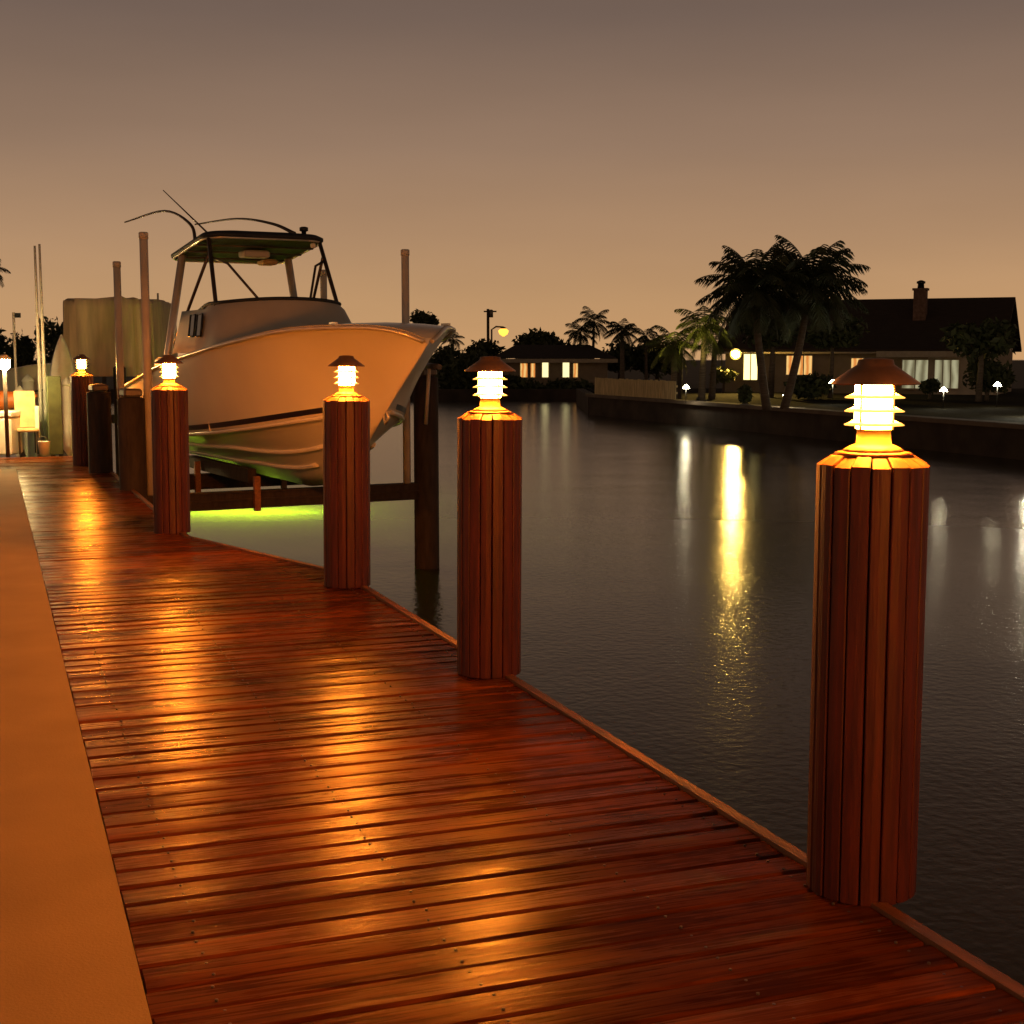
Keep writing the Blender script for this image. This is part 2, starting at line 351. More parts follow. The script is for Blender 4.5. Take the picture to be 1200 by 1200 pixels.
# ------------------------------------------------------------------ lamp posts
PR, PH = .150, 1.222
def make_lamp_post(label, loc):
    t = thing('lamp_post', label, 'lamp post', loc, 0, 'lit timber lamp posts along the dock')
    mb = MB(); mt = MB(); ns = 17
    for i in range(ns):
        a0 = 2 * math.pi * (i + .045) / ns; a1 = 2 * math.pi * (i + .955) / ns; ri = PR - .034
        jr = rnd.uniform(-.002, .002)
        ring = lambda r, a: (r * math.cos(a), r * math.sin(a))
        am = (a0 + a1) / 2
        P = [ring(ri, a0), ring(PR + jr - .003, a0), ring(PR + jr, a0 + .02), ring(PR + jr + .0005, am), ring(PR + jr, a1 - .02), ring(PR + jr - .003, a1), ring(ri, a1)]
        n = len(P); zt = PH + rnd.uniform(-.003, .003)
        vs = [(x, y, .002) for x, y in P] + [(x, y, zt - .024) for x, y in P] + [(x * .74, y * .74, zt) for x, y in P]
        fs = [tuple(range(n - 1, -1, -1))]
        mt.add(vs[n:], [tuple(range(n, 2 * n))] + [(q, (q + 1) % n, n + (q + 1) % n, n + q) for q in range(n)])
        vs = vs[:2 * n]
        for kk in range(1):
            for q in range(n): fs.append((kk * n + q, kk * n + (q + 1) % n, (kk + 1) * n + (q + 1) % n, (kk + 1) * n + q))
        mb.add(vs, fs)
    mb.build('slat_cladding', M['clad'], t); mt.build('slat_end', M['lit_ends'], t)
    MB().lathe([(PR - .034, 0.001), (PR - .034, PH - .020), (.1, PH - .006)], n=20).build('core', M['dark_gap'], t)
    MB().lathe([(.104, PH + .002), (.104, PH + .008), (.088, PH + .012)], n=24).build('cap_plate', M['trim'], t)
    b = PH + .012
    lamp = MB().lathe([(.080, b), (.080, b + .005), (.062, b + .015), (.048, b + .021), (.045, b + .058), (.048, b + .061)], n=24).build('lamp_body', M['brass'], t)
    z0 = b + .063
    MB().lathe([(.048, z0), (.054, z0 + .012), (.054, z0 + .118)], n=14).build('lamp_glass', M['lens'], lamp)
    for q in range(3):
        zz = z0 + .012 + q * .037
        MB().lathe([(.0555, zz + .006), (.080, zz - .004), (.0805, zz - .002), (.0565, zz + .009)], n=18).build('louver', M['lensfin'], lamp)
    MB().lathe([(.118, z0 + .119), (.120, z0 + .123), (.062, z0 + .164), (.05, z0 + .172), (.046, z0 + .186), (.02, z0 + .19)], n=28).build('hood', M['copper'], lamp)
    for a in (.7, 2.27, 3.84, 5.41):
        MB().tube([(.060 * math.cos(a), .060 * math.sin(a), z0 - .003), (.060 * math.cos(a), .060 * math.sin(a), z0 + .122)], .004, 6).build('strut', M['fin'], lamp)
    return t
spots = [((1008, 1062), 'nearest and largest clad lamp post, at the right of the dock edge'),
         ((1560, 1500), 'added unseen lamp post nearest the camera, beyond the right edge'),  # added out of view to light the near deck and pavement
         ((573, 796), 'second clad lamp post from the camera, standing against open dark water'),
         ((407, 690), 'clad lamp post standing in front of the bow of the white boat'),
         ((202, 626), 'lamp post beside the middle of the boat, where the dock narrows'),
         ((99, 546), 'farthest small lamp post, in front of the beige covered boat')]
first = None
for (px, lab) in spots:
    p = ground(*px); p = p + p.normalized() * PR; p.z = 0
    if px[0] > 1200: p = UV(.1, 2.14)
    if first is None: first = make_lamp_post(lab, p)
    else: dup(first, p, rnd.uniform(0, 6), lab).rotation_euler[:2] = (R(rnd.uniform(-.25, .25)), R(rnd.uniform(-.1, .5)))

# ------------------------------------------------------------------ boat
def pchip(xs, ys):
    xs = np.array(xs, float); ys = np.array(ys, float); h = np.diff(xs); dl = np.diff(ys) / h
    d = np.zeros_like(xs)
    for i in range(1, len(xs) - 1):
        if dl[i - 1] * dl[i] > 0:
            w1, w2 = 2 * h[i] + h[i - 1], h[i] + 2 * h[i - 1]
            d[i] = (w1 + w2) / (w1 / dl[i - 1] + w2 / dl[i])
    d[0], d[-1] = dl[0], dl[-1]
    def f(x):
        i = int(min(max(np.searchsorted(xs, x) - 1, 0), len(xs) - 2)); t = (x - xs[i]) / h[i]
        return float((2*t**3-3*t**2+1)*ys[i] + (t**3-2*t**2+t)*h[i]*d[i] + (-2*t**3+3*t**2)*ys[i+1] + (t**3-t**2)*h[i]*d[i+1])
    return f
LB = 7.5
SX = lambda x: .38 + .9493 * x
def pch(xs, ys): return pchip([SX(x) for x in xs], ys)
ws = pch([0, .06, .2, .45, .8, 1.2, 2.2, 3.5, 5, 7.5], [.03, .11, .22, .38, .60, .81, 1.11, 1.24, 1.27, 1.2])
zs = pch([0, .1, .3, .6, 1.2, 2.2, 3.5, 5, 6.3, 7.5], [1.64, 1.70, 1.75, 1.775, 1.765, 1.67, 1.545, 1.40, 1.24, 1.09])
zk = pch([0, .35, .79, 1.36, 2.0, 2.5, 2.97, 3.6, 7.5], [1.58, 1.36, 1.09, .72, .33, .14, .03, -.02, -.02])
wc = pch([0, .9, 1.2, 1.5, 2, 3, 4, 5, 7.5], [.0, .0, .05, .25, .55, .85, 1.0, 1.06, 1.08])
zcr = pch([0, 1.2, 1.6, 2, 3, 4, 5, 7.5], [1.58, .93, .87, .81, .69, .60, .54, .47])
def zc(s): return max(zcr(s), zk(s) + .012) if s > 1.36 else zk(s) + .012
def half(s):
    """half section from the keel to the sheer, (x, z)"""
    W, Z, k, c, zz = ws(s), zs(s), zk(s), max(wc(s), .012), zc(s)
    pts = [(0, k)]
    for i in range(1, 6):
        t = i / 6; pts.append((c * t, k + (zz - k) * (t ** .9)))
    pts.append((c, zz)); c2 = c + .035 * min(1, c / .4); pts.append((c2, zz + .004))
    fl = 1 + .75 * max(0, 1 - s / 4.2)
    for i in range(1, 13):
        t = i / 12
        pts.append((c2 + (W - c2) * (t ** fl if s < 4.2 else t ** .9), zz + .004 + (Z - zz - .004) * t))
    return pts
ST = [SX(q) for q in [0, .03, .07, .12, .2, .3] + [x * .15 for x in range(3, 51)]]
def hull_rows():
    rows = []
    for s in ST:
        h = half(s)
        rows.append([(-x, s, z) for x, z in reversed(h)] + [(x, s, z) for x, z in h[1:]])
    return rows
def side_point(s, t):
    """t: 0 at the chine, 1 at the sheer, on the topsides"""
    h = half(s)[7:]; f = t * (len(h) - 1); i = min(int(f), len(h) - 2); q = f - i
    return (h[i][0] + (h[i+1][0] - h[i][0]) * q, h[i][1] + (h[i+1][1] - h[i][1]) * q)
BO = Vector((-.61, 12.9, 0)); BR = R(28)
def build_boat(label, loc, rz, full=True, group=None, name='fishing_boat'):
    t = thing(name, label, 'boat', loc, rz, group)
    rows = hull_rows(); mb = MB().grid(rows)
    n = len(rows[-1]); last = rows[-1]
    mb.add(last, [tuple(range(n))])
    mb.add(rows[0], [tuple(range(n))])
    mb.build('hull', M['gel'], t)
    # dark boot stripe, both sides
    mb = MB()
    for sg in (-1, 1):
        r1, r2 = [], []
        for s in [x * .15 for x in range(12, 51)]:
            for t_, rr in ((.04, r1), (.105, r2)):
                x, z = side_point(s, t_); rr.append((sg * (x + .004), s, z))
        mb.grid([r1, r2], True)
    mb.build('boot_stripe', M['stripe'], t)
    # rails and strakes
    for sg in (-1, 1):
        MB().tube([(sg * (ws(s) + .012), s, zs(s) - .03) for s in ST], .022, 8).build('rub_rail', M['lalu'], t)
        for fr in (.36, .7):
            pts = []
            for s in [x * .15 for x in range(16 if fr > .5 else 19, 51)]:
                c = wc(s); k, z = zk(s), zc(s)
                f2 = fr * min(1, .55 + .45 * (s - 1.8) / 2.5)
                pts.append((sg * c * f2, s, k + (z - k) * f2 ** .9 - .006))
            MB().tube(pts, .03, 6).build('lifting_strake', M['gel'], t)
        MB().tube([(sg * (wc(s) + .015), s, zc(s) - .004) for s in [1.65 + x * .15 for x in range(0, 39)]], .028, 6).build('chine_rail', M['gel'], t)
    # foredeck, side decks and cockpit liner
    mb = MB(); rows = []
    for s in ST:
        if s > 4.05: break
        W = ws(s) - .004; Z = zs(s) - .012
        rows.append([(W * q, s, Z + .05 * (1 - q * q) * min(1, s - .38)) for q in (-1, -.85, -.5, 0, .5, .85, 1)])
    mb.grid(rows)
    rows = []
    for s in [x * .15 for x in range(27, 51)]:
        W = ws(s) - .004; Z = zs(s) - .012; i = W - .16
        rows.append([(-W, s, Z), (-i, s, Z + .006), (-i + .03, s, Z - .03), (-i + .06, s, .62), (i - .06, s, .62), (i - .03, s, Z - .03), (i, s, Z + .006), (W, s, Z)])
    mb.grid(rows, False)
    s = 4.05; W = ws(s) - .2
    mb.add([(-W, s, .62), (W, s, .62), (W, s, zs(s)), (-W, s, zs(s))], [(0, 1, 2, 3)])
    s = 7.49; W = ws(s) - .2
    mb.add([(-W, s, .62), (W, s, .62), (W, s, zs(s) - .03), (-W, s, zs(s) - .03)], [(0, 1, 2, 3)])
    mb.build('deck', M['gel'], t)
    # outboard motor
    o = MB().bbox((0, 7.95, 1.18), (.44, .62, .5), .1).build('outboard_motor', M['gel'], t)
    MB().bbox((0, 7.9, .62), (.16, .34, .75), .04).build('midsection', M['black'], o)
    MB().tube([(0, 7.65, .2), (0, 8.2, .2)], [.06, .05], 10).build('gearcase', M['black'], o)
    mb = MB()
    for a in (0, 2.09, 4.18):
        mb.box((.11 * math.sin(a), 8.22, .2 + .11 * math.cos(a)), (.1, .02, .16), m=Matrix.Rotation(a, 3, 'Y') @ Matrix.Rotation(.4, 3, 'Z'))
    mb.build('propeller', M['steel'], o)
    if not full: return t
    # cabin
    def ring(f, hw, s0, s1, z, n=40):
        P = []
        for i in range(n + 1):
            a = math.pi * i / n
            P.append((-hw * math.copysign(abs(math.cos(a)) ** .78, math.cos(a)), s0 + f * (1 - math.sin(a) ** .75), z))
        return [(-hw, s1, z)] + P + [(hw, s1, z)]
    lv = [(.95, .95, 3.55, 1.50), (.92, .93, 3.62, 1.62), (.86, .90, 3.86, 1.85), (.82, .87, 4.02, 2.02), (.79, .85, 4.12, 2.12)]
    rows = [ring(f, hw, s0, 5.95, z) for hw, f, s0, z in lv]
    rows[-1] = [(x, s, z - .05 * (x / .79) ** 2 - .20 * max(0, s - 4.9)) for x, s, z in rows[-1]]
    mb = MB(); mb.grid(rows)
    cab = mb.build('cabin', M['gel2'], t)
    top = [(x * 1.0, s, z + .012) for x, s, z in rows[-1]]
    MB().tube(top, .022, 8).build('windscreen_trim', M['navy'], cab)
    rr = [(x * .98, s, z - .02) for x, s, z in rows[-1]]; n = len(rr)
    MB().add(rr, [tuple(range(n))]).build('cabin_roof', M['gel2'], cab)
    for sg in (-1, 1):
        for y0 in (4.75, 5.05):
            P = [Vector((sg * (.925 - (z - 1.7) * .2), y0 + dy + (z - 1.7) * .30, z)) for dy, z in ((0, 1.70), (.22, 1.70), (.22, 1.96), (0, 1.96))]
            mb = MB(); mb.add(P, [(0, 1, 2, 3)]); mb.tube(P + [P[0]], .012, 6)
            mb.build('side_window', M['glass'], cab)
    # hardtop
    rz_ = lambda s: 2.93 + (2.74 - 2.93) * (s - 5.0) / 1.75
    def roofring(ins, dz):
        P = []; hx, y0, y1, r = .78 - ins, 5.0 + ins, 6.75 - ins, .22
        for cx, cy, a0 in ((hx - r, y0 + r, -90), (hx - r, y1 - r, 0), (-hx + r, y1 - r, 90), (-hx + r, y0 + r, 180)):
            for q in range(7):
                a = R(a0 + q * 15); x, y = cx + r * math.cos(a), cy + r * math.sin(a)
                P.append((x, y, rz_(y) + dz))
        return P
    levels = [(.10, -.045), (.02, -.05), (0, -.03), (.0, .0), (.05, .035), (.22, .075), (.40, .09)]
    rows = [roofring(i, z) for i, z in levels]
    mb = MB().grid(rows, True, True); mb.add(rows[-1], [tuple(range(28))])
    rf = mb.build('hardtop', M['navy'], t)
    MB().add(roofring(.09, -.047), [tuple(range(28))]).build('lining', M['under'], rf)
    MB().tube([(x, y, z - .045) for x, y, z in roofring(.03, 0)] + [Vector(roofring(.03, 0)[0]) - Vector((0, 0, .045))], .018, 6).build('roof_rail', M['lalu'], rf)
    for y in (5.45, 5.9, 6.35):
        MB().tube([(-.74, y, rz_(y) - .07), (.74, y, rz_(y) - .07)], .014, 6).build('cross_bar', M['alu'], rf)
    MB().bbox((.05, 5.7, rz_(5.7) - .12), (.34, .26, .09), .02).build('radio_box', M['gel2'], rf)
    MB().bbox((.42, 6.3, rz_(6.3) - .11), (.2, .3, .07), .02).build('life_vest', M['tan'], rf)
    MB().bbox((.62, 5.12, rz_(5.12) - .09), (.06, .06, .06), .012).build('spreader_light', M['white'], rf)
    MB().lathe([(.03, 0), (.03, .05), (.055, .06), (.055, .10), (.03, .11)], (.55, 5.25, rz_(5.25) + .05), 12).build('masthead_light', M['black'], rf)
    # legs and braces
    for sg in (-1, 1):
        MB().tube([(sg * .80, 4.35, 1.52), (sg * .70, 5.1, 2.86)], .026, 8).build('front_leg', M['alu'], t)
        MB().tube([(sg * .93, 6.35, 1.2), (sg * .90, 6.36, 1.5), (sg * .70, 6.3, 2.74)], .05, 10).build('rear_leg', M['lalu'], t)
        MB().tube([(sg * .715, 5.02, 2.70), (sg * .80, 5.75, 2.02), (sg * .86, 6.2, 1.62)], .02, 8).build('brace', M['alu'], t)
        MB().tube([(sg * .72, 4.98, 2.64), (sg * .55, 4.85, 2.56), (sg * .28, 4.35, 2.06)], .016, 8).build('diagonal_brace', M['alu'], t)
    # hand rails at the bow
    # antenna, outriggers
    MB().tube([(-.62, 5.35, 2.93), (-.82, 6.7, 3.58)], [.012, .006], 6).build('antenna', M['alu'], rf)
    for key in ([(-.72, 5.6, 2.84), (-.74, 5.75, 3.08), (-.86, 6.5, 3.30), (-1.08, 7.75, 3.25)], [(.45, 5.3, 2.98), (.28, 5.65, 3.12), (.02, 6.25, 3.22), (-.25, 7.3, 3.22)]):
        K = [Vector(k) for k in key]; K = [K[0] * 2 - K[1]] + K + [K[-1] * 2 - K[-2]]; pts = []
        for a in range(1, 4):
            for q in range(6):
                u = q / 6; p0_, p1_, p2_, p3_ = K[a - 1:a + 3]
                pts.append(.5 * (2 * p1_ + (p2_ - p0_) * u + (2 * p0_ - 5 * p1_ + 4 * p2_ - p3_) * u * u + (3 * p1_ - p0_ - 3 * p2_ + p3_) * u ** 3))
        pts.append(K[4])
        MB().tube(pts, [.024 - .014 * i / (len(pts) - 1) for i in range(len(pts))], 6).build('outrigger', M['alu'], rf)
    # bow fittings
    MB().tube([(-.0, 1.36, .92), (0, 1.32, .86), (0, 1.40, .80), (0, 1.44, .88)], .018, 6).build('bow_eye', M['lalu'], t)
    for sg in (-1, 1):
        MB().box((sg * .6, 1.25, 1.785), (.03, .16, .03)).build('cleat', M['lalu'], t)
    MB().bbox((-.75, 6.9, 1.28), (.3, .42, .34), .04).build('cooler', M['white'], t)
    for s, wd in ((4.62, .05), (4.72, .03), (4.80, .05), (4.89, .03), (4.97, .05)):
        x, z = side_point(s, .93); x2, z2 = side_point(s, .975)
        MB().add([(-x - .004, s, z), (-x - .004, s + wd, z), (-x2 - .004, s + wd, z2), (-x2 - .004, s, z2)], [(0, 1, 2, 3)]).build('hull_mark', M['stripe'], t)
    return t
boat = build_boat('white center console boat with dark hardtop raised out of the water on a lift', (BO.x, BO.y, 0), BR)

# ------------------------------------------------------------------ boat lift (same axes as the boat)
lift = thing('boat_lift', 'timber pile boat lift with cross beams and tall white guide poles under the boat', 'boat lift', (BO.x, BO.y, 0), BR)
for s, l, zt in ((4.0, 1.63, 1.22), (4.0, -1.93, 1.02), (6.5, 1.63, 1.22), (6.5, -1.76, 1.02)):
    p = MB().lathe([(.155, -4), (.15, zt - .02), (.12, zt)], (l, s, 0), 16).build('pile', M['pile'], lift)
    MB().bbox((l, s, zt + .05), (.2, .26, .09), .02).build('cable_winch', M['steel'], p)
    for dx in (-.06, .06):
        MB().tube([(l + dx - math.copysign(.2, l), s, zt + .02), (l + dx - math.copysign(.2, l), s, -.1)], .006, 5).build('cable', M['steel'], p)
for s in (4.0, 6.5):
    b = MB().box((-.15, s, -.17), (3.3, .16, .022)).box((-.15, s, -.17 + .09), (3.3, .16, .018)).box((-.15, s, -.17 - .09), (3.3, .16, .018)).box((-.15, s, -.125), (3.3, .10, .07)).box((-.15, s, -.215), (3.3, .10, .07)).build('cross_beam', M['pile'], lift)
    for l in (-.55, .62):
        MB().box((l, s - .1, -.1), (.07, .06, .40)).build('bunk_bracket', M['trim'], b)
for l in (-.62, .62):
    MB().box((l * .72, 5.7, .06), (.10, 2.6, .16)).build('bunk_board', M['pile'], lift)
for s, l, zb, zt in ((4.0, -1.74, -.08, 2.80), (4.0, 1.37, -.08, 2.72), (6.6, -1.46, -.08, 2.64), (6.75, 1.36, -.08, 2.62)):
    g = MB().tube([(l, s, zb), (l, s, zt)], .047, 12).build('guide_pole', M['pvc'], lift)
    MB().lathe([(.053, zt - .06), (.053, zt + .005), (.04, zt + .015)], (l, s, 0), 12).build('cap', M['pvc'], g)
q = ground(304, 600, WATER)
gl = thing('underwater_light', 'green underwater light glowing in the canal under the raised boat', 'lamp', (q.x, q.y, WATER))
MB().tube([(0, 0, -2.87), (0, 0, -.72)], .03, 8).build('stem', M['pile'], gl)
MB().tube([(-1.2, 0, -.68), (.9, 0, -.68)], .05, 8).build('lamp_glass', M['greenlamp'], gl)
# boom with pipe hanging at the outer pile
dv = thing('davit', 'short white pipe hanging from an arm on the outer lift pile', 'davit', (0, 0, 0))
p0 = at(503, 432, 16.6); p1 = at(499, 497, 16.7)
MB().tube([p0, p1], .022, 8).build('pipe', M['pvc'], dv)
MB().tube([at(497, 428, 16.9), at(515, 430, 16.4)], .035, 8).build('arm', M['steel'], dv)

# ------------------------------------------------------------------ vegetation
def leaves(mb, c, rad, n, size, r):
    c = Vector(c)
    for _ in range(n):
        while True:
            q = Vector((r.uniform(-1, 1), r.uniform(-1, 1), r.uniform(-1, 1)))
            if .25 < q.length < 1: break
        q *= r.uniform(.75, 1.08)
        p = c + Vector((q.x * rad[0], q.y * rad[1], q.z * rad[2]))
        s = size * r.uniform(.6, 1.4)
        a = Vector((r.uniform(-1, 1), r.uniform(-1, 1), r.uniform(-1, 1))).normalized(); b = a.orthogonal().normalized(); b = Matrix.Rotation(r.uniform(0, 6), 3, a) @ b
        e = a.cross(b)
        mb.add([p - b * s, p + e * s * .45, p + b * s, p - e * s * .45], [(0, 1, 2, 3)])
def blob_tree(label, px, y0, y1, wpx, d, m='leaf', group=None, trunk=True, name='tree', cat='tree', zb=None, dens=1.0, seed=None):
    """crown between picture rows y0 (top) and y1 (underside), wpx wide, d metres out"""
    r = random.Random(seed if seed is not None else int(px * 7 + y0))
    k = d / FOC; top = at(px, y0, d); bot = at(px, y1, d); W = wpx * k / 2; Hc = (top.z - bot.z) / 2
    base = Vector((top.x, d, zb if zb is not None else -.4))
    t = thing(name, label, cat, base, 0, group)
    mb = MB(); cz = (top.z + bot.z) / 2
    nl = 7
    for i in range(nl):
        a = r.uniform(0, 6.28); f = r.uniform(.2, .62) if i else 0
        c = Vector((base.x + W * f * math.cos(a), d + W * f * math.sin(a) * .8, cz + Hc * r.uniform(-.45, .5)))
        rr = r.uniform(.36, .58)
        leaves(mb, c, (W * rr * 1.05, W * rr, Hc * rr * 1.1), int(150 * dens), max(.09, .085 * W + .05), r)
    leaves(mb, (base.x, d, cz), (W * .95, W * .9, Hc * .92), int(380 * dens), max(.09, .09 * W + .05), r)
    mb.build('crown', M[m], t, base, fix=False)
    if trunk:
        tr = MB(); z1 = cz
        tr.tube([base, base.lerp(Vector((base.x + W * .06, d, z1)), .6), (base.x + W * .03, d, z1 + Hc * .3)], [max(.07, W * .09), max(.05, W * .07), .03], 8)
        for i in range(4):
            a = r.uniform(0, 6.28); tr.tube([(base.x, d, z1 - Hc * .6), (base.x + W * .5 * math.cos(a), d + W * .4 * math.sin(a), z1 + Hc * r.uniform(-.1, .5))], [W * .05 + .02, .015], 6)
        tr.build('trunk', M['trunk'], t, base)
    return t
def palm(label, px, yc, base_px, d, L, n=18, m='palm', group=None, lean=0.0, zb=-.3, seed=1, rt=.11, up=.45, trunks=None):
    r = random.Random(seed); c = at(px, yc, d); b = at(base_px, 470, d); b.z = zb
    t = thing('palm_tree', label, 'palm tree', b, 0, group)
    tr = MB(); mid = b.lerp(c, .5) + Vector((lean, 0, 0))
    pts = []
    for i in range(9):
        q = i / 8; pts.append(b * (1 - q) ** 2 + mid * 2 * q * (1 - q) + c * q * q)
    tr.tube(pts, [rt * (1.35 - .55 * i / 8) for i in range(9)], 10); tr.build('trunk', M['trunk'], t, b)
    mb = MB()
    for i in range(n):
        az = 2 * math.pi * i * .381966 + r.uniform(-.2, .2); el = R(-50 + 130 * ((i + .5) / n) ** 1.0) + r.uniform(-.1, .1)
        ln = L * r.uniform(.82, 1.08) * (1 - .12 * max(0, math.sin(el)))
        hd = Vector((math.cos(az), math.sin(az), 0)); P = []; p = c.copy(); e = el; ns = 14
        for sgm in range(ns + 1):
            P.append(p.copy()); dr = hd * math.cos(e) + Vector((0, 0, math.sin(e))); p = p + dr * ln / ns; e -= (up + .55 * sgm / ns) * (1.6 / ns) * (1.2 if el > .3 else .9)
        mb.tube(P, [.022 * (1 - .8 * i / ns) * L / 2 for i in range(ns + 1)], 4, False)
        side = Vector((-hd.y, hd.x, 0))
        for sgm in range(2, ns + 1):
            for sub in (0, .5):
                if sgm + sub > ns: continue
                q = (sgm + sub) / ns; a = P[sgm] if sub == 0 else P[sgm].lerp(P[min(sgm + 1, ns)], .5)
                tan = (P[sgm] - P[sgm - 1]).normalized(); ll = L * .34 * math.sin(math.pi * min(.98, .12 + q * .84)) ** .7 + .03
                for sg in (-1, 1):
                    dr = (side * sg * .85 + tan * .65 + Vector((0, 0, -.45 - r.uniform(0, .5)))).normalized()
                    wv = tan * (.020 * L)
                    a2 = a + dr * ll * .6 + Vector((0, 0, .02)); a3 = a + dr * ll + Vector((0, 0, -.10 * ll))
                    mb.add([a - wv * .5, a + wv * .5, a2 + wv * .6, a3, a2 - wv * .6], [(0, 1, 2, 3, 4)])
    mb.build('crown', M[m], t, b, fix=False)
    return t

# ------------------------------------------------------------------ right bank
cs = [ground(690, 486, WATER), ground(905, 509, WATER), ground(1130, 532, WATER)]
dirn = (cs[2] - cs[0]).normalized(); C0 = cs[0]; C1 = cs[0] + dirn * 48
ZT = -.30
BANK = 'stained concrete seawall along the lawn of the house across the canal'
sw = thing('seawall', BANK, 'seawall', (C0.x, C0.y, WATER))
nrm = Vector((-dirn.y, dirn.x, 0));
if nrm.x < 0: nrm = -nrm
O = Vector((C0.x, C0.y, WATER))
P = [C0, C1, C1 + nrm * .4, C0 + nrm * .4]
MB().prism([(v.x, v.y) for v in P], -4, ZT - .06).build('face', M['seawall'], sw, O)
P = [C0 - nrm * .12 - dirn * .1, C1 - nrm * .12, C1 + nrm * .5, C0 + nrm * .5 - dirn * .1]
MB().prism([(v.x, v.y) for v in P], ZT - .06, ZT + .06).build('cap', M['cap'], sw, O)
bk = Vector((C0.x + 4, 92, 0))
P = [C0 + Vector((.0, .5, 0)), C0 + Vector((.0, 12, 0)), C0 + Vector((.4, 12, 0)), C0 + Vector((.4, .5, 0))]
MB().prism([(v.x, v.y) for v in P], -4, ZT - .003).build('return_wall', M['seawall'], sw, O)
A = C0 + nrm * .45 + Vector((.1, .3, 0))
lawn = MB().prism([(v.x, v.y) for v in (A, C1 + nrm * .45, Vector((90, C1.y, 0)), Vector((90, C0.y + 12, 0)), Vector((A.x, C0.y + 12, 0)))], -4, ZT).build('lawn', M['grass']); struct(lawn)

# house with chimney
HD = 62.0
hr = R(-25)         # facade turned towards the canal
apex = at(1190, 348, 64.0); ex = Vector((-math.cos(hr), -math.sin(hr), 0)); fn = Vector((math.sin(hr), -math.cos(hr), 0))
eave_z, ridge_z, hd_ = at(1170, 409, 61).z, apex.z, 3.9
LH = 12.4
house = thing('house', 'dark roofed house with chimney and lit windows behind palms across the canal', 'house', (apex.x, apex.y, ZT))
HO = Vector((apex.x, apex.y, ZT)); ap = Vector((apex.x, apex.y, 0))
def hp(l, f, z): q = ap + ex * l + fn * f; return Vector((q.x, q.y, z))
f0 = hd_ - .5
mb = MB()
vs = [hp(.35, f0, ZT), hp(LH, f0, ZT), hp(LH, -f0, ZT), hp(.35, -f0, ZT)]; vt = [Vector((v.x, v.y, eave_z - .02)) for v in vs]
mb.add(vs + vt, [(0, 1, 5, 4), (1, 2, 6, 5), (2, 3, 7, 6), (3, 0, 4, 7)]); mb.build('wall', M['wall'], house, HO)
mb = MB(); mb.add([hp(.33, f0 - .1, eave_z - .1), hp(.33, -f0 + .1, eave_z - .1), hp(.33, 0, ridge_z - .16)], [(0, 1, 2)])
mb.add([hp(.34, f0 + .004, ZT + .01), hp(3.2, f0 + .004, ZT + .01), hp(3.2, f0 + .004, eave_z - .05), hp(.34, f0 + .004, eave_z - .05)], [(0, 1, 2, 3)])
mb.build('pale_wall', M['wall2'], house, HO)
mb = MB()
th = .12
for sg in (1, -1):
    a, b, c, d = hp(0, 0, ridge_z), hp(LH + .4, 0, ridge_z), hp(LH + .4, sg * hd_, eave_z), hp(0, sg * hd_, eave_z)
    dn = Vector((0, 0, -th)); mb.add([a, b, c, d, a + dn, b + dn, c + dn, d + dn], [(0, 1, 2, 3), (7, 6, 5, 4), (2, 6, 7, 3), (0, 3, 7, 4), (1, 5, 6, 2)])
rf = mb.build('roof', M['roof'], house, HO, fix=False)
ch = at(1082, 350, 65.0); cl = (ch - ap).dot(ex)
q = hp(cl, 1.5, 0)
cb = MB().box((q.x, q.y, (ridge_z - 1.4 + at(1082, 341, 65).z) / 2), (.55, .5, at(1082, 341, 65).z - ridge_z + 1.4), hr).box((q.x, q.y, at(1082, 341, 65).z + .04), (.66, .6, .1), hr).build('chimney', M['brick'], rf, HO)
MB().lathe([(.16, 0), (.14, .2), (.2, .22), (.2, .3), (.05, .36)], (q.x, q.y, at(1082, 341, 65).z + .09), 10).build('chimney_pot', M['black'], cb, HO)
mb = MB(); 
fa = [hp(0, hd_ + .005, eave_z - .16), hp(LH + .4, hd_ + .005, eave_z - .16)]
mb.tube(fa, .05, 4); mb.build('gutter', M['fascia'], house, HO)
def lpos(px):       # distance along the facade seen at picture column px
    a = (px - 600) / FOC
    # solve (ap+ex*l+fn*f0).x = a*slant ; slant approx from depth
    best = 0
    lo_, hi_ = -2, LH + 8
    for _ in range(60):
        m_ = (lo_ + hi_) / 2; v = hp(m_, f0, eave_z - .5); zc_ = v.y * CP - (v.z - CAM_H) * SP
        if v.x / zc_ > a: lo_ = m_
        else: hi_ = m_
    return (lo_ + hi_) / 2
def window(px0, px1, y0, y1, m, name='window', mull=1):
    l0, l1 = lpos(px1), lpos(px0); d = hp((l0 + l1) / 2, f0, 0).y
    z1, z0 = at(600, y0, d).z, at(600, y1, d).z; z1 = min(z1, eave_z - .12)
    fr = MB(); f = f0 + .006
    for (la, lb, za, zb) in ((l0 - .05, l1 + .05, z1, z1 + .06), (l0 - .05, l1 + .05, z0 - .06, z0), (l0 - .05, l0, z0, z1), (l1, l1 + .05, z0, z1)) + tuple((l0 + (l1 - l0) * (i + 1) / (mull + 1) - .02, l0 + (l1 - l0) * (i + 1) / (mull + 1) + .02, z0, z1) for i in range(mull)):
        c = hp((la + lb) / 2, f + .03, (za + zb) / 2); fr.box(c, (lb - la, .06, zb - za), hr)
    fo = fr.build(name, M['fascia'], house, HO)
    pn = MB().add([hp(l0, f + .012, z0), hp(l1, f + .012, z0), hp(l1, f + .012, z1), hp(l0, f + .012, z1)], [(0, 1, 2, 3)])
    pn.build('pane', M[m], fo, HO)
window(872, 888, 415, 445, 'win_y')
window(922, 952, 417, 439, 'win_o', mull=2)
window(1058, 1088, 422, 455, 'slider', 'glass_door', 1)
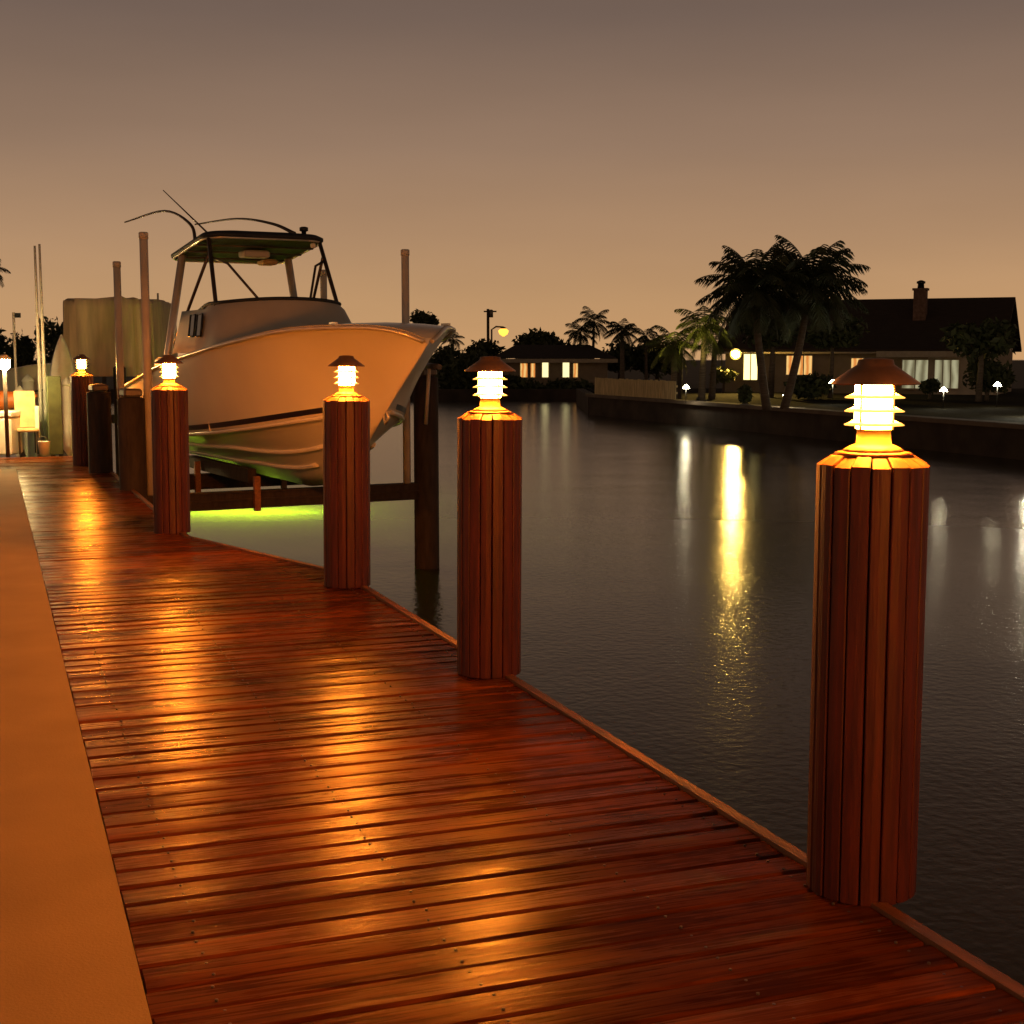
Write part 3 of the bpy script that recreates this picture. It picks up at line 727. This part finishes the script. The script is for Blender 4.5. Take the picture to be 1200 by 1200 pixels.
window(1096, 1124, 422, 455, 'slider', 'glass_door', 2)
window(998, 1012, 420, 440, 'win_o', mull=0)
# patio roof in front of the doors
l0, l1 = lpos(1128), lpos(1032)
MB().box(hp((l0 + l1) / 2, f0 + .62, eave_z - .22), (l1 - l0, .9, .26), hr).build('patio_fascia', M['fascia'], house, HO)
# porch lamp on the wall left of the yellow window
q = at(862, 415, hp(lpos(862), hd_, 0).y - .3)
pl = thing('wall_lamp', 'bright yellow porch lamp beside the tall lit window', 'lamp', (q.x, q.y, q.z - .12))
MB().lathe([(.03, -.14), (.09, -.12), (.09, -.10)], q, 12).build('bracket', M['black'], pl, (q.x, q.y, q.z - .12))
mb = MB(); ax = Vector((-.12, -1, -.10)).normalized(); e1 = ax.orthogonal().normalized(); e2 = ax.cross(e1)
def disc(c, r): return [c + (e1 * math.cos(2 * math.pi * k / 16) + e2 * math.sin(2 * math.pi * k / 16)) * r for k in range(16)]
mb.grid([disc(q - ax * .16, .05), disc(q - ax * .12, .13), disc(q + ax * .03, .19), disc(q + ax * .03, .17), disc(q - ax * .005, .16)], True, True)
mb.add(disc(q - ax * .16, .05), [tuple(range(16))])
MB().grid([disc(q + ax * .034, .165), disc(q + ax * .034, .25), disc(q + ax * .02, .26)], False, True).build('glow_ring', M['halo'], pl, (q.x, q.y, q.z - .12))  # added ring that imitates the lamp's glow
mb.build('reflector', M['white'], pl, (q.x, q.y, q.z - .12))
MB().add(disc(q, .16), [tuple(range(16))]).build('lamp_glass', M['sconce'], pl, (q.x, q.y, q.z - .12))
MB().tube([q + Vector((0, 0, -.12)), q + Vector((.1, .5, -.12))], .02, 6).build('arm', M['black'], pl, (q.x, q.y, q.z - .12))

# path lamps
def path_lamp(label, px, py, d, head='path'):
    q = at(px, py, d); base = Vector((q.x, q.y, ZT)); h = q.z - ZT
    t = thing('path_light', label, 'path light', base, 0, 'white garden path lights')
    MB().tube([(0, 0, 0), (0, 0, max(.05, h - .06))], .012, 6).build('stem', M['black'], t)
    MB().lathe([(.13, h - .07), (.12, h - .05), (.05, h + .04), (.01, h + .07)], n=12).build('lamp_head', M[head], t)
    return t
path_lamp('small white garden light on a short post right of the pale fence', 804, 453, 51)
path_lamp('white garden light on the lawn just right of the palm trunks', 922, 461, 46)
path_lamp('white garden light left of the nearest lamp hood, below the curtained window', 976, 447, 50)
path_lamp('white garden light below the glass doors of the house', 1106, 456, 46)
path_lamp('white garden light beside the round bush at the far right', 1169, 450, 47)
path_lamp('white garden light past the right end of the lawn', 1212, 462, 40, 'path2')
# patio sconce warm
# fence
fa, fb = at(697, 465, 60.5), at(792, 468, 53.5)
fd = (fb - fa); fd.z = 0; fl_ = fd.length; fd.normalize(); frz = math.atan2(fd.y, fd.x)
fz1 = at(697, 443, 60).z
fence = thing('fence', 'pale board fence on the seawall left of the palms', 'fence', (fa.x, fa.y, ZT))
mb = MB(); nb = 34
for i in range(nb):
    c = fa + fd * (fl_ * (i + .5) / nb); mb.box((c.x, c.y, (ZT + fz1) / 2 + rnd.uniform(-.02, .02)), (fl_ / nb - .025, .03, fz1 - ZT), frz)
mb.build('boards', M['fence'], fence, (fa.x, fa.y, ZT))
mb = MB(); c = fa + fd * fl_ / 2 + Vector((-fd.y, fd.x, 0)) * .05
mb.box((c.x, c.y, ZT + .3), (fl_, .05, .08), frz).box((c.x, c.y, fz1 - .2), (fl_, .05, .08), frz); mb.build('rail', M['fence'], fence, (fa.x, fa.y, ZT))
# mooring pile
q = ground(795, 492, WATER)
mp_ = tag(MB().lathe([(.14, -4 - WATER), (.13, at(795, 406, q.y).z - WATER), (.05, at(795, 404, q.y).z - WATER)], n=12).build('mooring_pile', M['pile']), 'tall dark mooring pile in the water before the pale fence', 'pile'); mp_.location = (q.x, q.y, WATER)
# big palms and garden
palm('large coconut palm on the left of the pair beside the house', 884, 336, 899, 45, 1.95, 40, lean=-.1, seed=3, up=.28, group='big coconut palms')
palm('large coconut palm with the taller crown on the right of the pair', 950, 330, 919, 45.5, 2.0, 40, lean=.15, seed=9, up=.28, group='big coconut palms')
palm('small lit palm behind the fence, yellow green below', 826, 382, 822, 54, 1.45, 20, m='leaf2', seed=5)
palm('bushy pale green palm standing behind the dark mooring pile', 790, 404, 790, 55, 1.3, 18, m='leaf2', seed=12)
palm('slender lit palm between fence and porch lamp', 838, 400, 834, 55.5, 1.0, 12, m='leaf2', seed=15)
ul = bpy.data.lights.new('garden uplight', 'SPOT'); ul.energy = 480; ul.color = (1, .78, .16); ul.shadow_soft_size = .08; ul.spot_size = R(110); ul.spot_blend = .4
q = at(818, 470, 53.0); gu = thing('garden_spotlight', 'small ground spotlight shining up into the yellow green palms', 'spotlight', (q.x, q.y, ZT))
MB().lathe([(.05, 0), (.07, .1), (.075, .16), (.06, .155), (.05, .12)], n=12).build('housing', M['black'], gu)
uo = bpy.data.objects.new('garden uplight', ul); COL.objects.link(uo); uo.parent = gu; uo.location = (0, 0, .2); uo.rotation_euler = (R(180 + 12), R(-12), 0)
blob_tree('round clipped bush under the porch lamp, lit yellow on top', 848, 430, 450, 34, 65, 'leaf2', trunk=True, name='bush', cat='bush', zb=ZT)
blob_tree('dark low bush in front of the tall yellow window', 874, 450, 474, 18, 49, 'leaf', name='bush', cat='bush', zb=ZT)
blob_tree('wide dark hedge below the curtained window', 950, 438, 468, 62, 56, 'leaf', name='bush', cat='bush', zb=ZT)
blob_tree('leafy bush in front of the left glass door', 1022, 432, 462, 42, 57, 'leaf', name='bush', cat='bush', zb=ZT)
blob_tree('low shrub at the foot of the right glass door', 1090, 444, 462, 26, 56, 'leaf', name='bush', cat='bush', zb=ZT)
blob_tree('large round dark bush against the pale end wall of the house', 1158, 414, 464, 62, 54, 'leaf', name='bush', cat='bush', zb=ZT)
blob_tree('spreading dark tree overhanging the roof at the right end', 1150, 374, 424, 92, 53, 'leaf', zb=ZT, dens=.8)
blob_tree('dark tree filling the space behind the big palms', 905, 362, 412, 90, 58, 'leaf', zb=ZT, dens=1.0)
blob_tree('dark tree between the right palm and the roof', 975, 372, 412, 70, 57, 'leaf', zb=ZT, dens=1.0)

# ------------------------------------------------------------------ far bank
f0p, f1p = ground(505, 469, WATER), ground(700, 470, WATER)
FY = (f0p.y + f1p.y) / 2; FZ = -.55
far = MB().prism([(-260, FY + .3), (260, FY + .3), (260, 420), (-260, 420)], -4, FZ).build('far_shore', M['land']); struct(far)
fs_ = tag(MB().prism([(-200, FY), (200, FY), (200, FY + .3), (-200, FY + .3)], -4, FZ + .05).build('seawall', M['seawall']), 'long dark seawall at the far end of the canal', 'seawall')
# low lit house
hd2 = FY + 7
def fbx(x0, x1, y0, y1, d, dep): a, b = at(x0, y1, d), at(x1, y0, d); return Vector(((a.x + b.x) / 2, d + dep / 2, (a.z + b.z) / 2)), (b.x - a.x, dep, b.z - a.z)
fh = thing('house', 'low pale house with two bright windows at the far end of the canal', 'house', (at(650, 430, hd2).x, hd2, FZ)); fo = Vector((at(650, 430, hd2).x, hd2, FZ))
c, s_ = fbx(585, 712, 425, 452, hd2, 6); mb = MB().box(c, s_); mb.build('wall', M['wall'], fh, fo)
c, s_ = fbx(575, 724, 420.5, 425, hd2 - .8, .2); MB().box(c, s_).build('fascia', M['fascia'], fh, fo)
a, b = at(575, 420, hd2 - .8), at(724, 420, hd2 - .8); rz = at(650, 404, hd2 + 3).z
MB().add([(a.x, hd2 - .8, a.z), (b.x, hd2 - .8, b.z), (b.x - 1.5, hd2 + 3, rz), (a.x + 1.5, hd2 + 3, rz), (a.x, hd2 + 7, a.z), (b.x, hd2 + 7, a.z)], [(0, 1, 2, 3), (3, 2, 5, 4), (1, 5, 2), (0, 3, 4), (0, 4, 5, 1)]).build('roof', M['roof'], fh, fo)
for x0, x1, m in ((635.5, 642.5, 'win_far'), (659.5, 667, 'win_far'), (622, 627, 'win_o'), (610, 618, 'win_o'), (672, 677, 'win_o')):
    c, s_ = fbx(x0, x1, 424 if m == 'win_far' else 426, 442, hd2 - .06, .05)
    wf = MB().box(c, (s_[0] + .12, .05, s_[2] + .12)).build('window', M['fascia'], fh, fo)
    MB().box(c + Vector((0, -.03, 0)), (s_[0], .03, s_[2])).build('pane', M[m], wf, fo)
for x0, x1, y0, y1, lab in ((596, 668, 386, 436, 'broad dark rounded tree rising behind the far house'), (536, 600, 397, 440, 'dark tree left of the sodium street lamp'), (640, 700, 398, 440, 'low dark tree left of the far palms'),
                            (700, 752, 398, 440, 'dark tree right of the far palms behind the pale fence'), (740, 800, 398, 446, 'dark bushy tree behind the pale fence'), (480, 516, 363, 396, 'tall dark tree showing above the bow of the boat'), (500, 545, 404, 446, 'dark tree right beside the tip of the bow')):
    blob_tree(lab, (x0 + x1) / 2, y0, y1, x1 - x0, FY + (16 if y0 < 400 else 12), 'leaf', zb=FZ, dens=1.4)
for x0, x1, y0, y1, lab in ((505, 590, 412, 470, 'long dark hedge along the far seawall beside the bow'), (560, 640, 440, 470, 'low dark hedge in front of the far house'), (630, 700, 443, 470, 'dark hedge at the corner where far bank and lawn meet')):
    blob_tree(lab, (x0 + x1) / 2, y0, y1, x1 - x0, FY + 3.2, 'leaf', zb=FZ, dens=1.8, name='hedge', cat='hedge', trunk=False)
FP = 'small palms on the far bank'
palm('small dark palm left of the taller one behind the far house', 680, 390, 680, FY + 10, 1.35, 15, seed=21, zb=FZ, group=FP, rt=.09)
palm('taller dark palm with drooping crown behind the far house', 696, 377, 694, FY + 10, 1.5, 15, seed=22, zb=FZ, group=FP, rt=.09)
palm('dark fan headed palm near the pale fence, right of the other far palms', 729, 388, 729, FY + 4, 1.2, 24, seed=23, zb=FZ, group=FP, rt=.12)
palm('small palm silhouette just right of the bow', 531, 397, 531, FY + 14, 1.0, 13, seed=25, zb=FZ, group=FP, rt=.08)
palm('small dark palm right of the fan headed one', 757, 394, 757, FY + 8, 1.2, 14, seed=26, zb=FZ, group=FP, rt=.08)
# utility pole and street lamp
d = 100
q = at(572, 420, d); up_ = thing('utility_pole', 'thin wooden utility pole with crossarm rising above the far trees', 'utility pole', (q.x, d, FZ)); o_ = Vector((q.x, d, FZ))
MB().tube([(q.x, d, FZ), (q.x, d, at(572, 362, d).z)], .10, 8).build('pole', M['pile'], up_, o_)
MB().box((q.x + .15, d, at(572, 365, d).z), (.9, .12, .1)).build('crossarm', M['pile'], up_, o_)
MB().lathe([(.14, 0), (.14, .5), (.06, .55)], (q.x + .22, d, at(572, 372, d).z), 8).build('transformer', M['steel'], up_, o_)
q = at(590, 388, 96); sl = thing('street_lamp', 'glowing orange street lamp above the trees near the utility pole', 'street lamp', (q.x - .8, 96, FZ)); o_ = Vector((q.x - .8, 96, FZ))
MB().tube([(q.x - .8, 96, FZ), (q.x - .8, 96, q.z + .1), (q.x - .5, 96, q.z + .3), (q.x, 96, q.z + .26)], .06, 8).build('pole', M['steel'], sl, o_)
MB().lathe([(.06, -.36), (.28, -.2), (.36, .02), (.2, .16)], q, 14).build('glow_globe', M['street'], sl, o_)  # globe widened to imitate the glare around the street lamp
MB().lathe([(.14, .165), (.22, .2), (.05, .3)], q, 12).build('lamp_cap', M['steel'], sl, o_)

# ------------------------------------------------------------------ marina clutter on the left
LT = [(0, 45, 388, 450, 'dark leafy tree behind the far left moorings'), (38, 95, 372, 440, 'dark tree behind the pair of white poles'), (-40, 15, 378, 440, 'dark tree at the left edge of the marina'), (90, 150, 392, 440, 'dark tree behind the beige covered boat')]
for x0, x1, y0, y1, lab in LT: blob_tree(lab, (x0 + x1) / 2, y0, y1, x1 - x0, FY + 6, 'leaf', zb=FZ, dens=1.4)
palm('palm reaching into the picture at the far left edge', -14, 316, -22, 60, 1.0, 14, seed=31, zb=FZ, rt=.08)
# covered boat
cbd = 29.0
cb_ = build_boat('white motor boat under a tall beige cover moored behind the fishing boat', at(97, 470, 25.0) * 1.0, R(38), full=False, name='motor_boat')
cb_.location.z = .34; cb_.scale = (.55, .55, .55)
q = cb_.location; cl_ = thing('boat_cradle', 'dark timber cradle on piles holding the motor boat above the water', 'boat lift', (q.x, q.y, WATER), R(38))
for yy in (1.6, 3.2):
    MB().box((0, yy, 1.38), (2.6, .16, .16)).build('cross_beam', M['pile'], cl_)
    for xx in (-1.2, 1.2): MB().lathe([(.13, -3), (.12, 2.35), (.09, 2.38)], (xx * 1.13, yy, 0), 10).build('pile', M['pile'], cl_)
tp = MB(); a, b = at(93, 440, cbd), at(192, 352, cbd)
rows = []
for i in range(9):
    q = i / 8; rw = []
    zz = a.z + (b.z - a.z) * q; W = (b.x - a.x) / 2 * (1.03 - .05 * q); cx = (a.x + b.x) / 2
    per = []
    for j in range(64):
        an = 2 * math.pi * j / 64
        x = W * math.copysign(abs(math.cos(an)) ** .35, math.cos(an)); y = 1.3 * math.copysign(abs(math.sin(an)) ** .35, math.sin(an))
        wv = 1 + .040 * math.sin(j * 1.9) * (1 - .5 * q) + .028 * math.sin(j * 3.7 + 1) + .015 * math.sin(j * .8 + q * 3)
        sag = (-.07 * (math.sin(j * .9) ** 2) - .04 * math.sin(j * .35)) if i == 8 else 0
        rw.append((cx + x * wv, cbd + y * wv, zz + sag))
    rows.append(rw)
tp.grid(rows, True, True); n = len(rows[-1])
cc = (cx, cbd, b.z + .03); base_i = len(tp.v); tp.add(rows[-1] + [cc], [(j, (j + 1) % n, n) for j in range(n)], True)
cov = thing('boat_cover', 'tall beige canvas cover draped over the console of the moored boat', 'boat cover', (cx, cbd, a.z)); CO = Vector((cx, cbd, a.z))
tp.build('canvas', M['tarp'], cov, CO)
for xx in (84, 176, 188):
    q0, q1 = at(xx, 352, cbd), at(xx, 344 if xx > 100 else 352, cbd); MB().tube([(q0.x, cbd - .2, a.z), (q0.x, cbd - .2, q1.z)], .02, 6).build('support_pole', M['lalu'], cov, CO)
# white poles
WP = 'tall white mooring poles'
for x, yt, lab in ((49.5, 288, 'left one of two tall thin white poles standing close together'), (55, 286, 'right one of two tall thin white poles standing close together')):
    q = at(x, 525, 22.4); o = tag(MB().tube([(0, 0, 0), (0, 0, at(x, yt, 22.4).z)], [.035, .018], 8).build('mooring_pole', M['white']), lab, 'pole', WP); o.location = (q.x, 22.4, 0)
q = at(22, 525, 24); fp = thing('flagpole', 'thin pole with small dark pennant at the far left', 'flagpole', (q.x, 24, 0))
MB().tube([(0, 0, -1), (0, 0, at(22, 366, 24).z)], .022, 6).build('pole', M['white'], fp)
zt = at(22, 366, 24).z; MB().prism([(0.02, -.006), (.12, -.006), (.12, .006), (.02, .006)], zt - .09, zt - .01).build('pennant', M['navy'], fp)
# timber posts on the dock end
for x, yt, d, rad, m, lab in ((66, 441, 21.0, .10, 'green', 'square timber post coloured as if lit green at the end of the dock'), (45, 476, 21.2, .03, 'white', 'short thin white post left of the green timber post'), (14, 486, 21.3, .045, 'white', 'short white post at the far left dock end')):
    q = at(x, 533, d); z = at(x, yt, d).z
    tag(MB().bbox((q.x, d, z / 2 + .002), (2 * rad, 2 * rad, z), .008, TH).build('timber_post' if m == 'green' else 'white_post', M[m], None), lab, 'post')
# dock box, chair, kayak, lantern
def obox(name, label, cat, x0, x1, y0, y1, d, dep, m, lid=None):
    a, b = at(x0, y1, d), at(x1, y0, d); o = Vector(((a.x + b.x) / 2, d + dep / 2, 0)); t = thing(name, label, cat, o); h = b.z
    MB().bbox((0, 0, h * .42 + .002), (b.x - a.x, dep, h * .84), .02).build('body', M[m], t)
    MB().bbox((0, 0, h * .93), ((b.x - a.x) * 1.05, dep * 1.05, h * .14), .02).build('lid', M[lid or m], t)
    return t
obox('dock_box', 'white storage box on the dock at the far left edge', 'dock box', -8, 12, 482, 530, 20.8, .5, 'white')
dg = thing('dinghy', 'narrow cream dinghy hull stored upright behind the green timber post', 'boat', (at(75, 480, 23.9).x, 23.9, WATER), R(20))
za, zb_ = at(75, 484, 23.9).z - WATER, at(75, 392, 23.9).z - WATER
rows = []
for i in range(13):
    q = i / 12; hw = .24 * (1 - q ** 2.6) + .012; z = za + (zb_ - za) * q
    rows.append([(-hw, .02, z), (-hw * .85, -.10 * (1 - q * .6), z), (0, -.20 * (1 - q * .7), z), (hw * .85, -.10 * (1 - q * .6), z), (hw, .02, z)])
mb = MB().grid(rows); mb.add(rows[0], [(0, 1, 2, 3, 4)]); mb.add([r[0] for r in rows] + [r[-1] for r in rows], [(i, i + 1, 14 + i, 13 + i) for i in range(12)])
mb.build('hull', M['white'], dg)
for xx in (-.2, .2): MB().box((xx, .1, (za - 2.5) / 2 + .1), (.08, .1, za + 2.5)).build('support_post', M['pile'], dg)
for x, yt, d, lab in ((81, 452, 23.4, 'pale capped piling between the green timber post and the farthest lamp post'), (26, 462, 23.0, 'pale capped piling behind the deck chair'), (36, 448, 24.4, 'taller pale piling behind the orange kayak')):
    q = at(x, 530, d); z = at(x, yt, d).z
    pt = thing('piling', lab, 'piling', (q.x, d, WATER)); MB().lathe([(.10, -2), (.095, z - WATER)], n=12).build('shaft', M['white'], pt)
    MB().lathe([(.11, z - WATER + .002), (.11, z - WATER + .03), (.01, z - WATER + .14)], n=12).build('cap', M['white'], pt)
q = at(52, 529, 20.7); bk_ = thing('bucket', 'small white bucket on the dock before the green timber post', 'bucket', (q.x, 20.7, .003))
MB().lathe([(.07, 0), (.09, .2), (.095, .21), (.085, .21), (.07, .05)], n=16).build('pail', M['white'], bk_)
MB().tube([(-.09, 0, .2), (-.07, -.05, .26), (0, -.07, .29), (.07, -.05, .26), (.09, 0, .2)], .005, 5).build('handle', M['steel'], bk_)
q = at(33, 532, 21.1); dc = thing('deck_chair', 'tan sling deck chair with dark legs at the end of the dock', 'chair', (q.x, 21.1, 0), R(25))
MB().bbox((0, 0, .36), (.30, .34, .05), .015).build('seat', M['tan'], dc)
MB().box((0, .2, .66), (.30, .04, .56), m=Matrix.Rotation(R(-14), 3, 'X')).build('backrest', M['tan'], dc)
for sx in (-.13, .13):
    for sy in (-.14, .14): MB().box((sx, sy, .17), (.03, .03, .335)).build('leg', M['black'], dc)
q = at(4, 468, 22.3); ky = thing('kayak', 'orange kayak lying on a low rack at the left edge', 'kayak', (q.x, 22.3, 0), R(8))
zc_ = q.z
MB().tube([(-1.2, 0, zc_ + .06), (-.8, 0, zc_), (0, 0, zc_ - .02), (.3, 0, zc_), (.52, 0, zc_ + .06)], [.02, .12, .16, .11, .02], 12).build('hull', M['orange'], ky)
for xx in (-.7, .2): MB().box((xx, 0, zc_ / 2 - .09), (.05, .3, zc_ - .19)).build('rack_leg', M['white'], ky)
q = at(5, 428, 20.4); lt = thing('dock_lantern', 'lit dock lantern on a pole among the moorings at far left', 'lamp', (q.x, 20.4, 0))
MB().tube([(0, 0, .003), (0, 0, q.z - .06)], .03, 8).build('pole', M['pile'], lt)
MB().lathe([(.05, q.z - .06), (.08, q.z - .02), (.08, q.z + .08)], n=12).build('lantern_glass', M['flood'], lt)
MB().lathe([(.12, q.z + .085), (.04, q.z + .15)], n=12).build('lantern_cap', M['white'], lt)
q = at(28, 438, 26); cr_ = thing('cabin_boat', 'small pale cabin boat moored behind the dock end', 'boat', (q.x, 27, WATER), R(15))
def hl(s): return .75 * math.sin(math.pi * min(1, (s + .25) / 3.2) * .5) ** .7
rows = []
for i in range(14):
    s = i * .25; W_ = hl(s) if i else .03; rows.append([(-W_, s - 1.5, 1.55 - .05 * s), (-W_ * .95, s - 1.5, 1.1), (-W_ * .7, s - 1.5, .3), (0, s - 1.5, -.1 + .3 * max(0, 1 - s)), (W_ * .7, s - 1.5, .3), (W_ * .95, s - 1.5, 1.1), (W_, s - 1.5, 1.55 - .05 * s)])
mb = MB().grid(rows); mb.add(rows[-1], [tuple(range(7))]); mb.add([r[0] for r in rows] + [r[-1] for r in rows], [(i, i + 1, 14 + i + 1, 14 + i) for i in range(13)]); mb.build('hull', M['white'], cr_)
MB().bbox((0, .5, 1.85), (.95, 1.5, .7), .12).build('cabin', M['tan'], cr_)
MB().box((0, -.26, 1.95), (.7, .02, .3)).build('windscreen', M['glass'], cr_)

# ------------------------------------------------------------------ camera, render settings
cd = bpy.data.cameras.new('Camera'); cd.sensor_width = 36; cd.lens = 36 * FOC / 1200; cd.clip_end = 2000; cd.clip_start = .05
cam = bpy.data.objects.new('Camera', cd); COL.objects.link(cam); cam.location = (0, 0, CAM_H); cam.rotation_euler = (R(90) - PITCH, 0, 0)
SC.camera = cam
SC.render.engine = 'CYCLES'
SC.view_settings.view_transform = 'Standard'; SC.view_settings.look = 'None'; SC.view_settings.exposure = 0; SC.view_settings.gamma = 1
SC.cycles.use_adaptive_sampling = False; SC.cycles.use_denoising = True; SC.cycles.denoising_quality = 'HIGH'
SC.cycles.sample_clamp_indirect = 6; SC.cycles.max_bounces = 6; SC.cycles.use_light_tree = True
SC.cycles.caustics_reflective = False; SC.cycles.caustics_refractive = False
